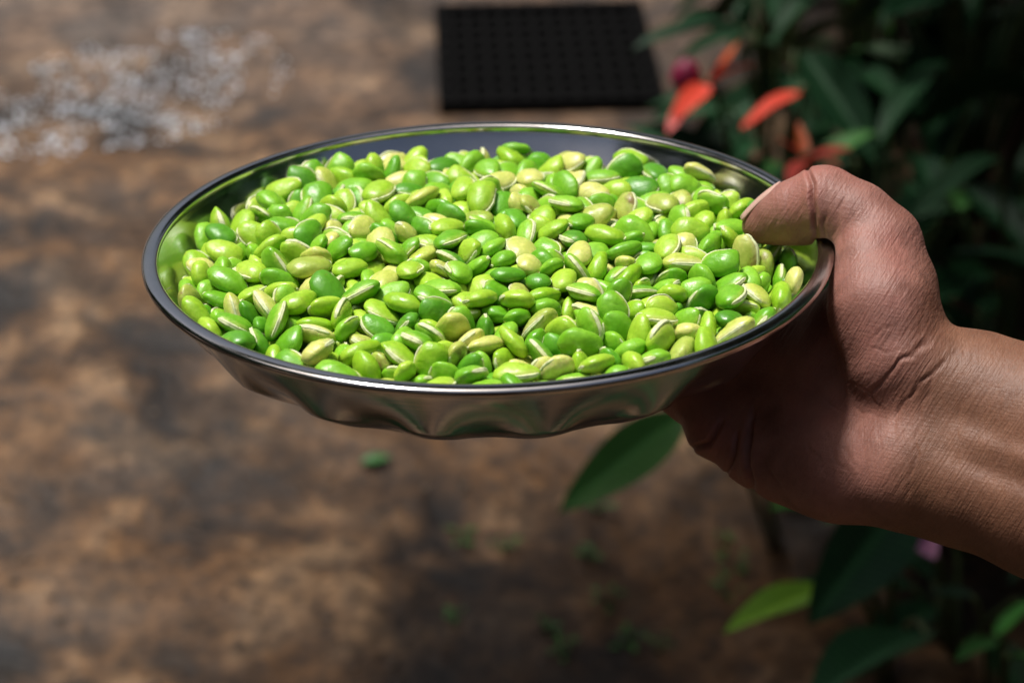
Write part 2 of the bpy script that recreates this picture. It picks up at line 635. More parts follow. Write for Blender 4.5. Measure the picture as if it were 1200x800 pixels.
def grow_hand():
    lo = np.array([1e9] * 3); hi = -lo
    for a, b, ra, rb, k in prims:
        for p_, r_ in ((a, ra), (b, rb)):
            lo = np.minimum(lo, p_ - r_ - 12); hi = np.maximum(hi, p_ + r_ + 12)
    h = HAND_VOX
    n = np.ceil((hi - lo) / h).astype(int) + 1
    f = np.full(n, 60.0, dtype=np.float32)
    axs = [lo[i] + h * np.arange(n[i]) for i in range(3)]
    for a, b, ra, rb, k in prims:
        m = k + 26
        l = np.minimum(a - ra, b - rb) - m
        u = np.maximum(a + ra, b + rb) + m
        i0 = np.clip(((l - lo) / h).astype(int), 0, n); i1 = np.clip(((u - lo) / h).astype(int) + 2, 0, n)
        sl = tuple(slice(i0[i], i1[i]) for i in range(3))
        X, Y, Z = np.meshgrid(*[axs[i][sl[i]] for i in range(3)], indexing='ij', sparse=True)
        d = b - a
        t = np.clip(((X - a[0]) * d[0] + (Y - a[1]) * d[1] + (Z - a[2]) * d[2]) / (d @ d), 0, 1)
        dist = np.sqrt((X - a[0] - t * d[0]) ** 2 + (Y - a[1] - t * d[1]) ** 2 + (Z - a[2] - t * d[2]) ** 2) - (ra + (rb - ra) * t)
        g = f[sl]
        hh = np.clip(.5 + .5 * (g - dist) / k, 0, 1)
        f[sl] = g + (dist - g) * hh - k * hh * (1 - hh)
    # keep clear of the dish where flesh presses against it
    cut = int((1130 - 600 - lo[0]) / h)
    X, Y, Z = np.meshgrid(axs[0][:cut], axs[1], axs[2], indexing='ij')
    band = f[:cut] < 14
    P = np.stack([X[band], Y[band], Z[band]], 1)
    dsd = dish_sd(P)
    fb = f[:cut][band]
    kk = 5.0
    g = -(dsd - 1.0)
    hh = np.clip(.5 - .5 * (fb - g) / kk, 0, 1)
    fb = fb + (g - fb) * hh + kk * hh * (1 - hh)
    f[:cut][band] = fb
    # surface nets
    s = f < 0
    c = np.zeros(n - 1, dtype=np.int8)
    for dx in (0, 1):
        for dy in (0, 1):
            for dz in (0, 1):
                c += s[dx:n[0] - 1 + dx, dy:n[1] - 1 + dy, dz:n[2] - 1 + dz]
    act = (c > 0) & (c < 8)
    idx = np.full(act.shape, -1, dtype=np.int64)
    ijk = np.argwhere(act)
    idx[act] = np.arange(len(ijk))
    acc = np.zeros((len(ijk), 3)); cnt = np.zeros(len(ijk))
    corners = [(x, y, z) for x in (0, 1) for y in (0, 1) for z in (0, 1)]
    for p_ in corners:
        for q_ in corners:
            df = np.array(q_) - np.array(p_)
            if df.sum() != 1 or (df < 0).any(): continue
            fa = f[tuple((ijk + p_).T)]; fb_ = f[tuple((ijk + q_).T)]
            cr = (fa < 0) != (fb_ < 0)
            t = np.where(cr, fa / np.where(cr, fa - fb_, 1), 0)
            acc[cr] += (np.array(p_) + df * t[:, None])[cr]
            cnt[cr] += 1
    V = lo + h * (ijk + acc / cnt[:, None])
    faces = []
    for ax_ in range(3):
        o1, o2 = [(1, 2), (2, 0), (0, 1)][ax_]
        a0 = s
        sh = [slice(None)] * 3; sh[ax_] = slice(0, -1)
        sh2 = [slice(None)] * 3; sh2[ax_] = slice(1, None)
        e = a0[tuple(sh)] != a0[tuple(sh2)]
        w = np.argwhere(e)
        w = w[(w[:, o1] > 0) & (w[:, o2] > 0) & (w[:, o1] < n[o1] - 1) & (w[:, o2] < n[o2] - 1)]
        inside = a0[tuple(w.T)]
        u1 = np.zeros(3, int); u1[o1] = 1
        u2 = np.zeros(3, int); u2[o2] = 1
        q = np.stack([idx[tuple((w - u1 - u2).T)], idx[tuple((w - u2).T)], idx[tuple(w.T)], idx[tuple((w - u1).T)]], 1)
        q[~inside] = q[~inside][:, ::-1]
        faces.append(q)
    Fq = np.concatenate(faces)
    # keep only the main connected piece (flesh cut off behind the dish wall is dropped)
    par = np.arange(len(V))
    for _ in range(400):
        mn = par[Fq].min(1)
        newp = par.copy()
        for k in range(4):
            np.minimum.at(newp, Fq[:, k], mn)
        newp = newp[newp]
        if (newp == par).all(): break
        par = newp
    main = np.bincount(par).argmax()
    keep = par == main
    remap = np.cumsum(keep) - 1
    Fq = remap[Fq[keep[Fq].all(1)]]
    V = V[keep]
    return V, Fq


def normals(V, Fq):
    fn = np.cross(V[Fq[:, 2]] - V[Fq[:, 0]], V[Fq[:, 3]] - V[Fq[:, 1]])
    vn = np.zeros_like(V)
    for k in range(4):
        np.add.at(vn, Fq[:, k], fn)
    return vn / np.maximum(1e-9, np.linalg.norm(vn, axis=1))[:, None]


def relax(V, Fq, it, lam):
    for _ in range(it):
        acc = np.zeros_like(V); c = np.zeros(len(V))
        for k in range(4):
            np.add.at(acc, Fq[:, k], V[Fq[:, (k + 1) % 4]]); np.add.at(c, Fq[:, k], 1)
        V = V + lam * (acc / c[:, None] - V)
    return V


def split(V, Fq):
    """one linear quad split of the mesh"""
    e = np.concatenate([np.stack([Fq[:, k], Fq[:, (k + 1) % 4]], 1) for k in range(4)])
    es = np.sort(e, 1)
    u, inv = np.unique(es, axis=0, return_inverse=True)
    inv = inv.reshape(-1)
    nf, nv = len(Fq), len(V)
    V2 = np.concatenate([V, V[u].mean(1), V[Fq].mean(1)])
    m = [nv + inv[k * nf:(k + 1) * nf] for k in range(4)]
    cidx = nv + len(u) + np.arange(nf)
    F2 = np.concatenate([np.stack([Fq[:, k], m[k], cidx, m[(k + 3) % 4]], 1) for k in range(4)])
    return V2, F2


def build_hand():
    V, Fq = grow_hand()
    V = relax(V, Fq, 2, .5)
    V, Fq = split(V, Fq)
    V = relax(V, Fq, 2, .5)
    vn = normals(V, Fq)
    kz = 1 - V[:, 2] / F
    px = 600 + V[:, 0] / kz
    py = 400 - V[:, 1] / kz
    face = vn[:, 2]
    PX0, PY0 = px, py
    crease = np.zeros(len(V))
    disp = np.zeros(len(V))

    wob = np.array([(noise.noise(Vector((x * .045, y * .045, 2.0))), noise.noise(Vector((x * .045, y * .045, 8.0)))) for x, y in zip(px, py)])
    brk = np.array([noise.noise(Vector((x * .06, y * .06, 15.0))) for x, y in zip(px, py)])

    def fold(pts, depth, width, lip=.35, fmin=-.25, wobble=7):
        nonlocal crease, disp
        px = PX0 + wob[:, 0] * wobble
        py = PY0 + wob[:, 1] * wobble
        depth = depth * .62
        width = width * .85
        pts = np.array(pts, float)
        best = np.full(len(V), 1e9); tt = np.zeros(len(V))
        tot = len(pts) - 1
        for i in range(tot):
            a, b = pts[i], pts[i + 1]
            d = b - a
            t = np.clip(((px - a[0]) * d[0] + (py - a[1]) * d[1]) / (d @ d), 0, 1)
            dd = np.hypot(px - a[0] - t * d[0], py - a[1] - t * d[1])
            up = dd < best
            best = np.where(up, dd, best); tt = np.where(up, (i + t) / tot, tt)
        w = np.where(face > fmin, 1, 0) * np.clip(np.minimum(tt, 1 - tt) * 4 + .05, 0, 1) * (np.clip(.75 + brk * 1.1, .15, 1.1) if wobble > 3 else 1.0)
        gsn = np.exp(-(best / width) ** 2)
        wide = np.exp(-(best / (width * 2.6)) ** 2)
        disp += w * (-depth * gsn + lip * depth * (wide - gsn * .9))
        crease = np.maximum(crease, w * np.exp(-(best / (width * .6)) ** 2) * min(1, depth / 3.0))

    # thumb joint creases
    fold([(945, 190), (952, 215), (954, 250), (956, 288)], 8.5, 3.6, .5, wobble=2)
    fold([(970, 214), (966, 245), (968, 278)], 1.8, 3)
    fold([(992, 222), (980, 258), (979, 284)], 1.6, 3)
    fold([(1006, 236), (990, 268), (982, 290)], 1.3, 2.6)
    fold([(912, 228), (908, 250), (910, 276)], .8, 3)
    fold([(925, 218), (924, 245), (925, 282)], .7, 3)
    # palm and wrist lines
    fold([(1105, 384), (1082, 405), (1055, 428), (1030, 450), (1008, 472)], 3.2, 3.0, .4)
    fold([(1135, 402), (1105, 425), (1080, 448), (1062, 470), (1050, 492), (1044, 520)], 2.6, 3.0, .4)
    fold([(1118, 418), (1092, 446), (1082, 478), (1076, 510), (1066, 560), (1062, 600)], 2.0, 2.6, .4)
    fold([(1150, 425), (1138, 455), (1126, 490), (1118, 540), (1108, 600)], 1.0, 2.6)
    fold([(1060, 380), (1035, 384), (1018, 400), (1006, 425)], 1.1, 2.2)
    fold([(1068, 410), (1040, 410), (1010, 412)], .9, 2.2)
    fold([(985, 448), (1002, 452), (1020, 464), (1036, 482)], 1.3, 2.2)
    fold([(962, 455), (975, 475), (998, 490)], 1.3, 2.2)
    fold([(1000, 472), (1010, 482), (1030, 486)], 1.2, 2.2)
    fold([(945, 505), (955, 530), (972, 562)], 1.3, 2.8)
    fold([(962, 500), (978, 535), (1000, 560)], 1.2, 2.6)
    fold([(985, 520), (1000, 540), (1015, 552)], 1.1, 2.4)
    fold([(890, 530), (902, 555), (925, 580)], 1.2, 2.6)
    # base of the little finger
    fold([(884, 470), (877, 515), (876, 545), (884, 582)], 11, 4.2, .4, wobble=2)
    fold([(866, 500), (860, 530), (850, 560)], 7.0, 3.6, .4, wobble=2)
    fold([(850, 488), (832, 518), (806, 528)], 8.0, 4.0, .4, wobble=2)
    # many faint oblique lines over the ball of the thumb and the wrist
    rr_ = random.Random(5)
    for i in range(34):
        t = rr_.random()
        x0 = 1000 + 95 * rr_.random(); y0 = 250 + 165 * rr_.random()
        ln = 22 + 34 * rr_.random(); an = R(122 + rr_.uniform(-14, 14))
        x1, y1 = x0 + ln * math.cos(an), y0 + ln * math.sin(an)
        fold([(x0, y0), ((x0 + x1) / 2 + rr_.uniform(-3, 3), (y0 + y1) / 2 + rr_.uniform(-3, 3)), (x1, y1)], rr_.uniform(.2, .5), 1.7, .6)
    for i in range(30):
        x0 = 1050 + 110 * rr_.random(); y0 = 410 + 130 * rr_.random()
        ln = 25 + 45 * rr_.random(); an = R(108 + rr_.uniform(-14, 18))
        x1, y1 = x0 + ln * math.cos(an), y0 + ln * math.sin(an)
        fold([(x0, y0), ((x0 + x1) / 2 + rr_.uniform(-4, 4), (y0 + y1) / 2), (x1, y1)], rr_.uniform(.2, .5), 1.7, .6)
    # low tendon ridges of the wrist
    disp += 3.0 * np.exp(-((py - (.36 * (px - 1100) + 500)) / 13) ** 2) * np.clip((px - 1095) / 60, 0, 1) * np.clip(face, 0, 1)
    disp -= 3.5 * np.exp(-((py - (.36 * (px - 1100) + 530)) / 14) ** 2) * np.clip((px - 1085) / 60, 0, 1) * np.clip(face, 0, 1)
    V = V + vn * disp[:, None]
    palm = np.clip((1110 - px - .25 * (py - 420)) / 70, 0, 1) * np.clip((face + .45) / .5, 0, 1)
    W = cam_to_world(V)
    org = cam_to_world([hp(1085, 500, 85)])[0]
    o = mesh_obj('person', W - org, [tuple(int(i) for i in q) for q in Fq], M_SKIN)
    o.location = org
    me = o.data
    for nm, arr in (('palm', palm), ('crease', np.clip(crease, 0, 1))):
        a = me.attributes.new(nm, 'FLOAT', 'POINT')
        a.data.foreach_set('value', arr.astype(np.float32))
    a_ = R(32)
    sk = np.stack([PX0 * math.cos(a_) + PY0 * math.sin(a_), -PX0 * math.sin(a_) + PY0 * math.cos(a_), V[:, 2]], 1).astype(np.float32)
    a = me.attributes.new('skinco', 'FLOAT_VECTOR', 'POINT')
    a.data.foreach_set('vector', sk.ravel())
    tag(o, 'bare brown forearm and right hand gripping the steel dish, thumb over its rim', 'person')
    return o, V, vn, org


hand, HV, HN, HORG = build_hand()


def build_nail():
    """curved nail plate lying on the back of the thumb tip"""
    base, tip = hp(921, 222, 2), hp(873, 259, -16)
    ax = tip - base
    ln = np.linalg.norm(ax); ax = ax / ln
    out = hp(887, 223, -6) - hp(905, 256, -8)
    out = out - ax * (out @ ax); out /= np.linalg.norm(out)
    side = np.cross(ax, out)
    W_ = HV
    verts, faces = [], []
    nu, nv = 11, 12
    for i in range(nu):
        u = i / (nu - 1)
        half = 17 * (1 - .12 * u) * (math.sqrt(max(0.02, 1 - (1 - min(1, u * 3.2 + .08)) ** 2)))
        for j in range(nv):
            w = (j / (nv - 1) * 2 - 1)
            P = base + ax * ln * (u * 1.0) + side * half * w
            # settle on the skin: outermost skin vertex near this line
            rel = W_ - P
            al = rel @ out
            lat = rel - np.outer(al, out)
            d2 = (lat ** 2).sum(1)
            near = (d2 < 60) & (al > -40) & (al < 40)
            h_ = (al[near] * np.exp(-d2[near] / 20)).sum() / np.exp(-d2[near] / 20).sum() if False else (al[near].max() if near.any() else np.nan)
            verts.append((P, h_, u, w))
    hs = np.array([v[1] for v in verts]).reshape(nu, nv)
    # smooth quadratic sheet over the sampled heights
    U = np.array([v[2] for v in verts]); Wd = np.array([v[3] for v in verts])
    ok = ~np.isnan(hs.ravel())
    A = np.stack([np.ones_like(U), U, Wd, U * Wd, U * U, Wd * Wd], 1)
    cf = np.linalg.lstsq(A[ok], hs.ravel()[ok], rcond=None)[0]
    hf = A @ cf + 1.2 - 3.2 * np.abs(Wd) ** 4 + 1.0 * U
    pts = [v[0] + out * hf[i] for i, v in enumerate(verts)]
    low = [p - out * 2.2 for p in pts]
    allp = cam_to_world(pts + low) - HORG
    n_ = nu * nv
    for i in range(nu - 1):
        for j in range(nv - 1):
            a = i * nv + j
            faces.append((a, a + 1, a + nv + 1, a + nv))
            faces.append((n_ + a, n_ + a + nv, n_ + a + nv + 1, n_ + a + 1))
    ring = [i * nv for i in range(nu)] + [(nu - 1) * nv + j for j in range(1, nv)] + [i * nv + nv - 1 for i in range(nu - 2, -1, -1)] + [j for j in range(nv - 2, 0, -1)]
    for a, b in zip(ring, ring[1:] + ring[:1]):
        faces.append((a, b, n_ + b, n_ + a))
    o = mesh_obj('thumbnail', allp, faces, M_NAIL, hand)
    bm = bmesh.new(); bm.from_mesh(o.data); bmesh.ops.recalc_face_normals(bm, faces=bm.faces); bm.to_mesh(o.data); bm.free()
    return o


build_nail()

# ------------------------------------------------------------------ beans
BA, BB, BC = .0064, .00455, .0029      # half length, half width, half thickness


NSHAPE = 6


def bean_shape(kind, nu=28, nvv=14):
    """returns body verts, faces, seam weights, hilum verts, faces; unit: metres"""
    asym, boxy, kid, a0, a1, wz0 = [(.10, 1.0, .05, 48, 172, .00100), (.16, .90, .02, 60, 168, .0008), (.04, .94, .10, 35, 160, .00110),
                                    (.20, 1.0, .00, 55, 150, .0006), (.07, .86, .06, 42, 178, .00090), (.13, .97, .12, 70, 165, .0010)][kind]
    mid = (a0 + a1) / 2
    off = Vector((kind * 9.1, 3.3, 1.7))

    def surf(th, phi):            # th around in the xy plane, phi from the plane
        cx, sx = math.cos(th), math.sin(th)
        e = boxy
        x = BA * math.copysign(abs(cx) ** e, cx) * (1 + asym * sx * .3)
        y = BB * math.copysign(abs(sx) ** e, sx)
        y += kid * BB * (1 - 2 * abs(cx) ** 2) * (1 if sx > 0 else .3)
        y *= 1 + asym * cx
        k = math.cos(phi)
        k = math.copysign(abs(k) ** .92, k)
        p = Vector((x * k, y * k, BC * math.sin(phi) * (1 + .5 * cx * asym)))
        # dents and the small beak of the germ at the end of the seam
        u = Vector((cx * math.cos(phi), sx * math.cos(phi), math.sin(phi)))
        p *= 1 + .07 * noise.noise(u * 1.7 + off) + .025 * noise.noise(u * 4.3 + off)
        g = Vector((math.cos(R(a0 - 14)), math.sin(R(a0 - 14)), 0))
        p *= 1 + .10 * math.exp(-((u - g).length / .28) ** 2)
        # the edge carrying the seam is drawn to a blunt keel
        d = abs(((th - R(mid) + math.pi) % (2 * math.pi)) - math.pi)
        p.z *= 1 - .10 * max(0, 1 - d / R(80)) * math.cos(phi)
        return p
    v, f, sw = [], [], []
    for j in range(1, nvv):
        phi = -math.pi / 2 + math.pi * j / nvv
        for i in range(nu):
            th = 2 * math.pi * i / nu
            v.append(surf(th, phi))
            d = abs(((th - R(mid) + math.pi) % (2 * math.pi)) - math.pi)
            near = max(0, 1 - d / R((a1 - a0) * .62))
            sw.append(min(1, near * 2.4) * max(0, 1 - abs(phi) / R(58)))
    top, bot = len(v), len(v) + 1
    v += [surf(0, -math.pi / 2), surf(0, math.pi / 2)]
    sw += [0, 0]
    for j in range(nvv - 2):
        for i in range(nu):
            i2 = (i + 1) % nu
            f.append((j * nu + i, j * nu + i2, (j + 1) * nu + i2, (j + 1) * nu + i))
    for i in range(nu):
        i2 = (i + 1) % nu
        f.append((top, i2, i))
        o_ = (nvv - 2) * nu
        f.append((bot, o_ + i, o_ + i2))
    # hilum: a pale low strip with a groove along one edge, ragged at its borders
    hv, hf = [], []
    m = 22
    ring = [(-1.0, -.5), (-.82, .35), (-.45, .72), (-.12, .45), (.12, .45), (.45, .72), (.82, .35), (1.0, -.5), (.4, -.9), (-.4, -.9)]
    q = len(ring)
    for i in range(m):
        t = i / (m - 1)
        th = R(a0) + R(a1 - a0) * t
        c = surf(th, 0)
        tg = (surf(th + .05, 0) - surf(th - .05, 0)).normalized()
        nrm = Vector((tg.y, -tg.x, 0))
        if nrm.dot(c) < 0: nrm = -nrm
        tp = math.sqrt(max(.02, 1 - (2 * t - 1) ** 4))
        for k, (a, b) in enumerate(ring):
            jit = 1 + .30 * noise.noise(Vector((i * .9, k * 1.7, kind * 5.0)))
            hv.append(c + nrm * (.00042 * b * tp * jit) + Vector((0, 0, wz0 * .74 * a * tp * jit)))
    for i in range(m - 1):
        for k in range(q):
            k2 = (k + 1) % q
            hf.append((i * q + k, (i + 1) * q + k, (i + 1) * q + k2, i * q + k2))
    hf.append(tuple(range(q)))
    hf.append(tuple((m - 1) * q + k for k in range(q - 1, -1, -1)))
    return v, f, sw, hv, hf


def bean_mesh(nm, v, f, sw=None):
    me = bpy.data.meshes.new(nm)
    me.from_pydata([tuple(p) for p in v], [], f)
    me.polygons.foreach_set('use_smooth', [True] * len(me.polygons))
    if sw is not None:
        a = me.attributes.new('seam', 'FLOAT', 'POINT')
        a.data.foreach_set('value', np.array(sw, dtype=np.float32))
    me.update()
    return me


SHAPES = [bean_shape(k) for k in range(NSHAPE)]
BODY = [bean_mesh('bean_body', s[0], s[1], s[2]) for s in SHAPES]
HIL = [bean_mesh('seam', s[3], s[4]) for s in SHAPES]
for m_ in BODY: m_.materials.append(BEAN_KINDS[1][2])
for m_ in HIL: m_.materials.append(M_HILUM)

NBEAN = 1430


def simulate():
    """pour the beans into the dish with the rigid-body solver, in centimetres and in the dish's own frame"""
    tmp = bpy.data.collections.new('pour')
    col.children.link(tmp)
    # inside of the dish
    SEG = 72
    prof = [(RR * 100 + 2.5, 2.4), (RR * 100 - .2, .15)] + [(wall_r(i / 5) * 100 - .12, wall_z(i / 5) * 100) for i in range(6)] + [(0.01, -DEPTH * 100 - .05)]
    v, f = [], []
    for (r, z) in prof:
        for k in range(SEG):
            an = 2 * math.pi * k / SEG
            v.append((r * math.cos(an), r * math.sin(an), z))
    for j in range(len(prof) - 1):
        for k in range(SEG):
            k2 = (k + 1) % SEG
            f.append((j * SEG + k, j * SEG + k2, (j + 1) * SEG + k2, (j + 1) * SEG + k))
    me = bpy.data.meshes.new('pour_dish'); me.from_pydata(v, [], f)
    bowl = bpy.data.objects.new('pour_dish', me); tmp.objects.link(bowl)
    # the thumb
    inv = DISH.inverted()
    thumbs = []
    for (a, r) in (((966, 240, 18), 45), ((938, 247, 7), 40), ((915, 254, -3), 34), ((890, 262, -12), 28)):
        w = Vector(cam_to_world([hp(*a)])[0])
        l = (inv @ w) * 100
        bm = bmesh.new(); bmesh.ops.create_icosphere(bm, subdivisions=2, radius=r * S * 100)
        mm = bpy.data.meshes.new('pour_thumb'); bm.to_mesh(mm); bm.free()
        o = bpy.data.objects.new('pour_thumb', mm); tmp.objects.link(o); o.location = l
        thumbs.append(o)
    bm = bmesh.new(); bmesh.ops.create_icosphere(bm, subdivisions=2, radius=1.0)
    for vv in bm.verts:
        vv.co = Vector((vv.co.x * BA * 100, vv.co.y * BB * 100, vv.co.z * BC * 100))
    hull = bpy.data.meshes.new('pour_bean'); bm.to_mesh(hull); bm.free()
    rb = random.Random(21)
    beans = []
    z, spots = .2, []
    while len(spots) < NBEAN:
        lim = 8.2 if z < 2 else (7.6 if z < 8 else 6.2)
        g = 1.70
        k = int(lim / g) + 1
        ox, oy = rb.uniform(-.5, .5), rb.uniform(-.5, .5)
        layer = [(i * g + ox + (j % 2) * g / 2, j * g * .88 + oy, z) for i in range(-k, k + 1) for j in range(-k - 1, k + 2)]
        layer = [p for p in layer if math.hypot(p[0], p[1]) < lim]
        rb.shuffle(layer)
        spots += layer
        z += 1.5
    for p in spots[:NBEAN]:
        o = bpy.data.objects.new('pour_bean', hull)
        tmp.objects.link(o)
        o.location = (p[0] + rb.uniform(-.08, .08), p[1] + rb.uniform(-.08, .08), p[2] - 1.6)
        o.rotation_mode = 'QUATERNION'
        q = Quaternion((rb.gauss(0, 1), rb.gauss(0, 1), rb.gauss(0, 1), rb.gauss(0, 1))); q.normalize()
        o.rotation_quaternion = q
        s = rb.choice((.86, .93, 1.0, 1.0, 1.06, 1.13))
        o.scale = (s * rb.uniform(.95, 1.07), s * rb.uniform(.92, 1.06), s * rb.uniform(.9, 1.08))
        beans.append(o)
    bpy.ops.rigidbody.world_add()
    rw = scene.rigidbody_world
    rw.collection = tmp
    rw.substeps_per_frame = 5
    rw.solver_iterations = 12
    g0 = scene.gravity[:]
    scene.gravity = (0, 0, -260)
    bpy.context.view_layer.update()
    bpy.ops.object.select_all(action='DESELECT')
    for o in beans: o.select_set(True)
    bpy.context.view_layer.objects.active = beans[0]
    bpy.ops.rigidbody.objects_add(type='ACTIVE')
    for o in beans:
        r = o.rigid_body
        r.collision_shape = 'CONVEX_HULL'
        r.friction = .75; r.restitution = .0
        r.linear_damping = .15; r.angular_damping = .35
        r.use_margin = True; r.collision_margin = .015
        r.mass = .5
    bpy.ops.object.select_all(action='DESELECT')
    for o in [bowl] + thumbs: o.select_set(True)
    bpy.context.view_layer.objects.active = bowl
    bpy.ops.rigidbody.objects_add(type='PASSIVE')
    for o in [bowl] + thumbs:
        o.rigid_body.collision_shape = 'MESH' if o is bowl else 'CONVEX_HULL'
        o.rigid_body.use_margin = True
        o.rigid_body.collision_margin = .02
        o.rigid_body.friction = .4
    rw.point_cache.frame_start = 1
    rw.point_cache.frame_end = 80
    scene.frame_start, scene.frame_end = 1, 80
    for fr in range(1, 62):
        scene.frame_set(fr)
    dg = bpy.context.evaluated_depsgraph_get()
    out = []
    for o in beans:
        out.append(o.evaluated_get(dg).matrix_world.copy())
    bpy.ops.rigidbody.world_remove()
    for o in list(tmp.objects):
        bpy.data.objects.remove(o)
    bpy.data.collections.remove(tmp)
    bpy.data.meshes.remove(hull)
    scene.frame_set(1)
    scene.gravity = g0
    return out


def build_beans():
    mats = simulate()
    rb = random.Random(4)
    res = []
    for M in mats:
        loc = M.translation
        r = math.hypot(loc.x, loc.y)
        if r > RR * 100 - .6 or loc.z < -DEPTH * 100 - .3 or loc.z > 3.5:
            continue
        M2 = Matrix.Diagonal((.01, .01, .01, 1)) @ M      # centimetres to metres, in the dish frame
        # scale: the body mesh is already in metres
        l_, q_, s_ = M.decompose()
        M2 = DISH @ Matrix.LocRotScale(l_ * .01, q_, s_)
        flip = rb.random() < .5
        if flip:
            M2 = M2 @ Matrix.Rotation(math.pi, 4, 'X')
        res.append((M2, rb.randrange(NSHAPE), l_ * .01))
    # which beans show, and how large
    vv, ff, own = [], [], []
    b0 = SHAPES[0]
    for i, (M, k, l) in enumerate(res):
        s = SHAPES[k]
        o_ = len(vv)
        vv += [M @ p for p in s[0]]
        ff += [tuple(o_ + a for a in fc) for fc in s[1]]
        own += [i] * len(s[1])
    bvh = BVHTree.FromPolygons(vv, ff)
    cnt = [0] * len(res)
    for py in range(140, 470, 3):
        for px in range(165, 980, 3):
            d = (at(px, py, 1.0) - CAM).normalized()
            h = bvh.ray_cast(CAM, d)
            if h[2] is not None:
                cnt[own[h[2]]] += 1
    order = sorted(range(len(res)), key=lambda i: -cnt[i])
    nvis = sum(c > 0 for c in cnt)
    print('BEANS', len(res), 'visible', nvis, 'zmax', max(l.z for _, _, l in res))
    shown = [i for i in order[:300] if cnt[i] > 0]
    rest = [i for i in range(len(res)) if i not in set(shown)]
    wts = [b[1] for b in BEAN_KINDS]
    kinds = [rb.choices(range(len(BEAN_KINDS)), wts)[0] for _ in res]
    tip = DISH.inverted() @ Vector(cam_to_world([hp(888, 263, -13)])[0])
    ctr = [0] * 5
    for i in shown:
        M, k, l = res[i]
        bk = BEAN_KINDS[kinds[i]]
        o = bpy.data.objects.new('bean', BODY[k])
        col.objects.link(o)
        o.matrix_world = M
        o.material_slots[0].link = 'OBJECT'
        o.material_slots[0].material = bk[2]
        h = bpy.data.objects.new('seam', HIL[k])
        col.objects.link(h)
        h.parent = o
        sdv = (M.to_3x3() @ Vector((math.cos(R(110)), math.sin(R(110)), 0))).normalized()
        seen = sdv.dot((CAM - M.translation).normalized()) > .30
        rad = math.hypot(l.x, l.y)
        if (l - tip).length < .036:
            where = 'beside the thumb tip'
        elif rad > .084:
            where = 'by the dish wall'
        elif rad > .045:
            where = 'midway out on the heap'
        else:
            where = 'on the middle of the heap'
        sc_ = M.to_scale()
        size = 'large ' if sc_.x * sc_.y > 1.13 else ('small ' if sc_.x * sc_.y < .82 else '')
        ali = abs((M.to_3x3() @ Vector((0, 0, 1))).normalized().dot(DN))
        pose = 'lying flat' if ali > .75 else ('standing on edge' if ali < .4 else 'tilted')
        tag(o, '%s%s bean %s%s %s' % (size, bk[3], pose, ', white seam showing,' if seen else '', where), 'bean',
            'shelled beans heaped in the steel dish')
    # the rest of the heap below
    slots = [b[2] for b in BEAN_KINDS] + [M_HILUM]
    V_, F_, mi, sw = [], [], [], []
    for i in rest:
        M, k, l = res[i]
        s = SHAPES[k]
        for (v, f, w, slot) in ((s[0], s[1], s[2], kinds[i]), (s[3], s[4], [0] * len(s[3]), len(BEAN_KINDS))):
            o_ = len(V_)
            V_ += [DISH.inverted() @ (M @ p) for p in v]
            F_ += [tuple(o_ + a for a in fc) for fc in f]
            mi += [slot] * len(f)
            sw += list(w)
    me = bean_mesh('bean_heap', V_, F_, sw)
    for m_ in slots: me.materials.append(m_)
    me.polygons.foreach_set('material_index', mi)
    o = bpy.data.objects.new('bean_heap', me)
    col.objects.link(o)
    o.matrix_world = DISH
    tag(o, 'lower layers of green beans filling the dish under the top ones', 'beans', kind='stuff')


build_beans()

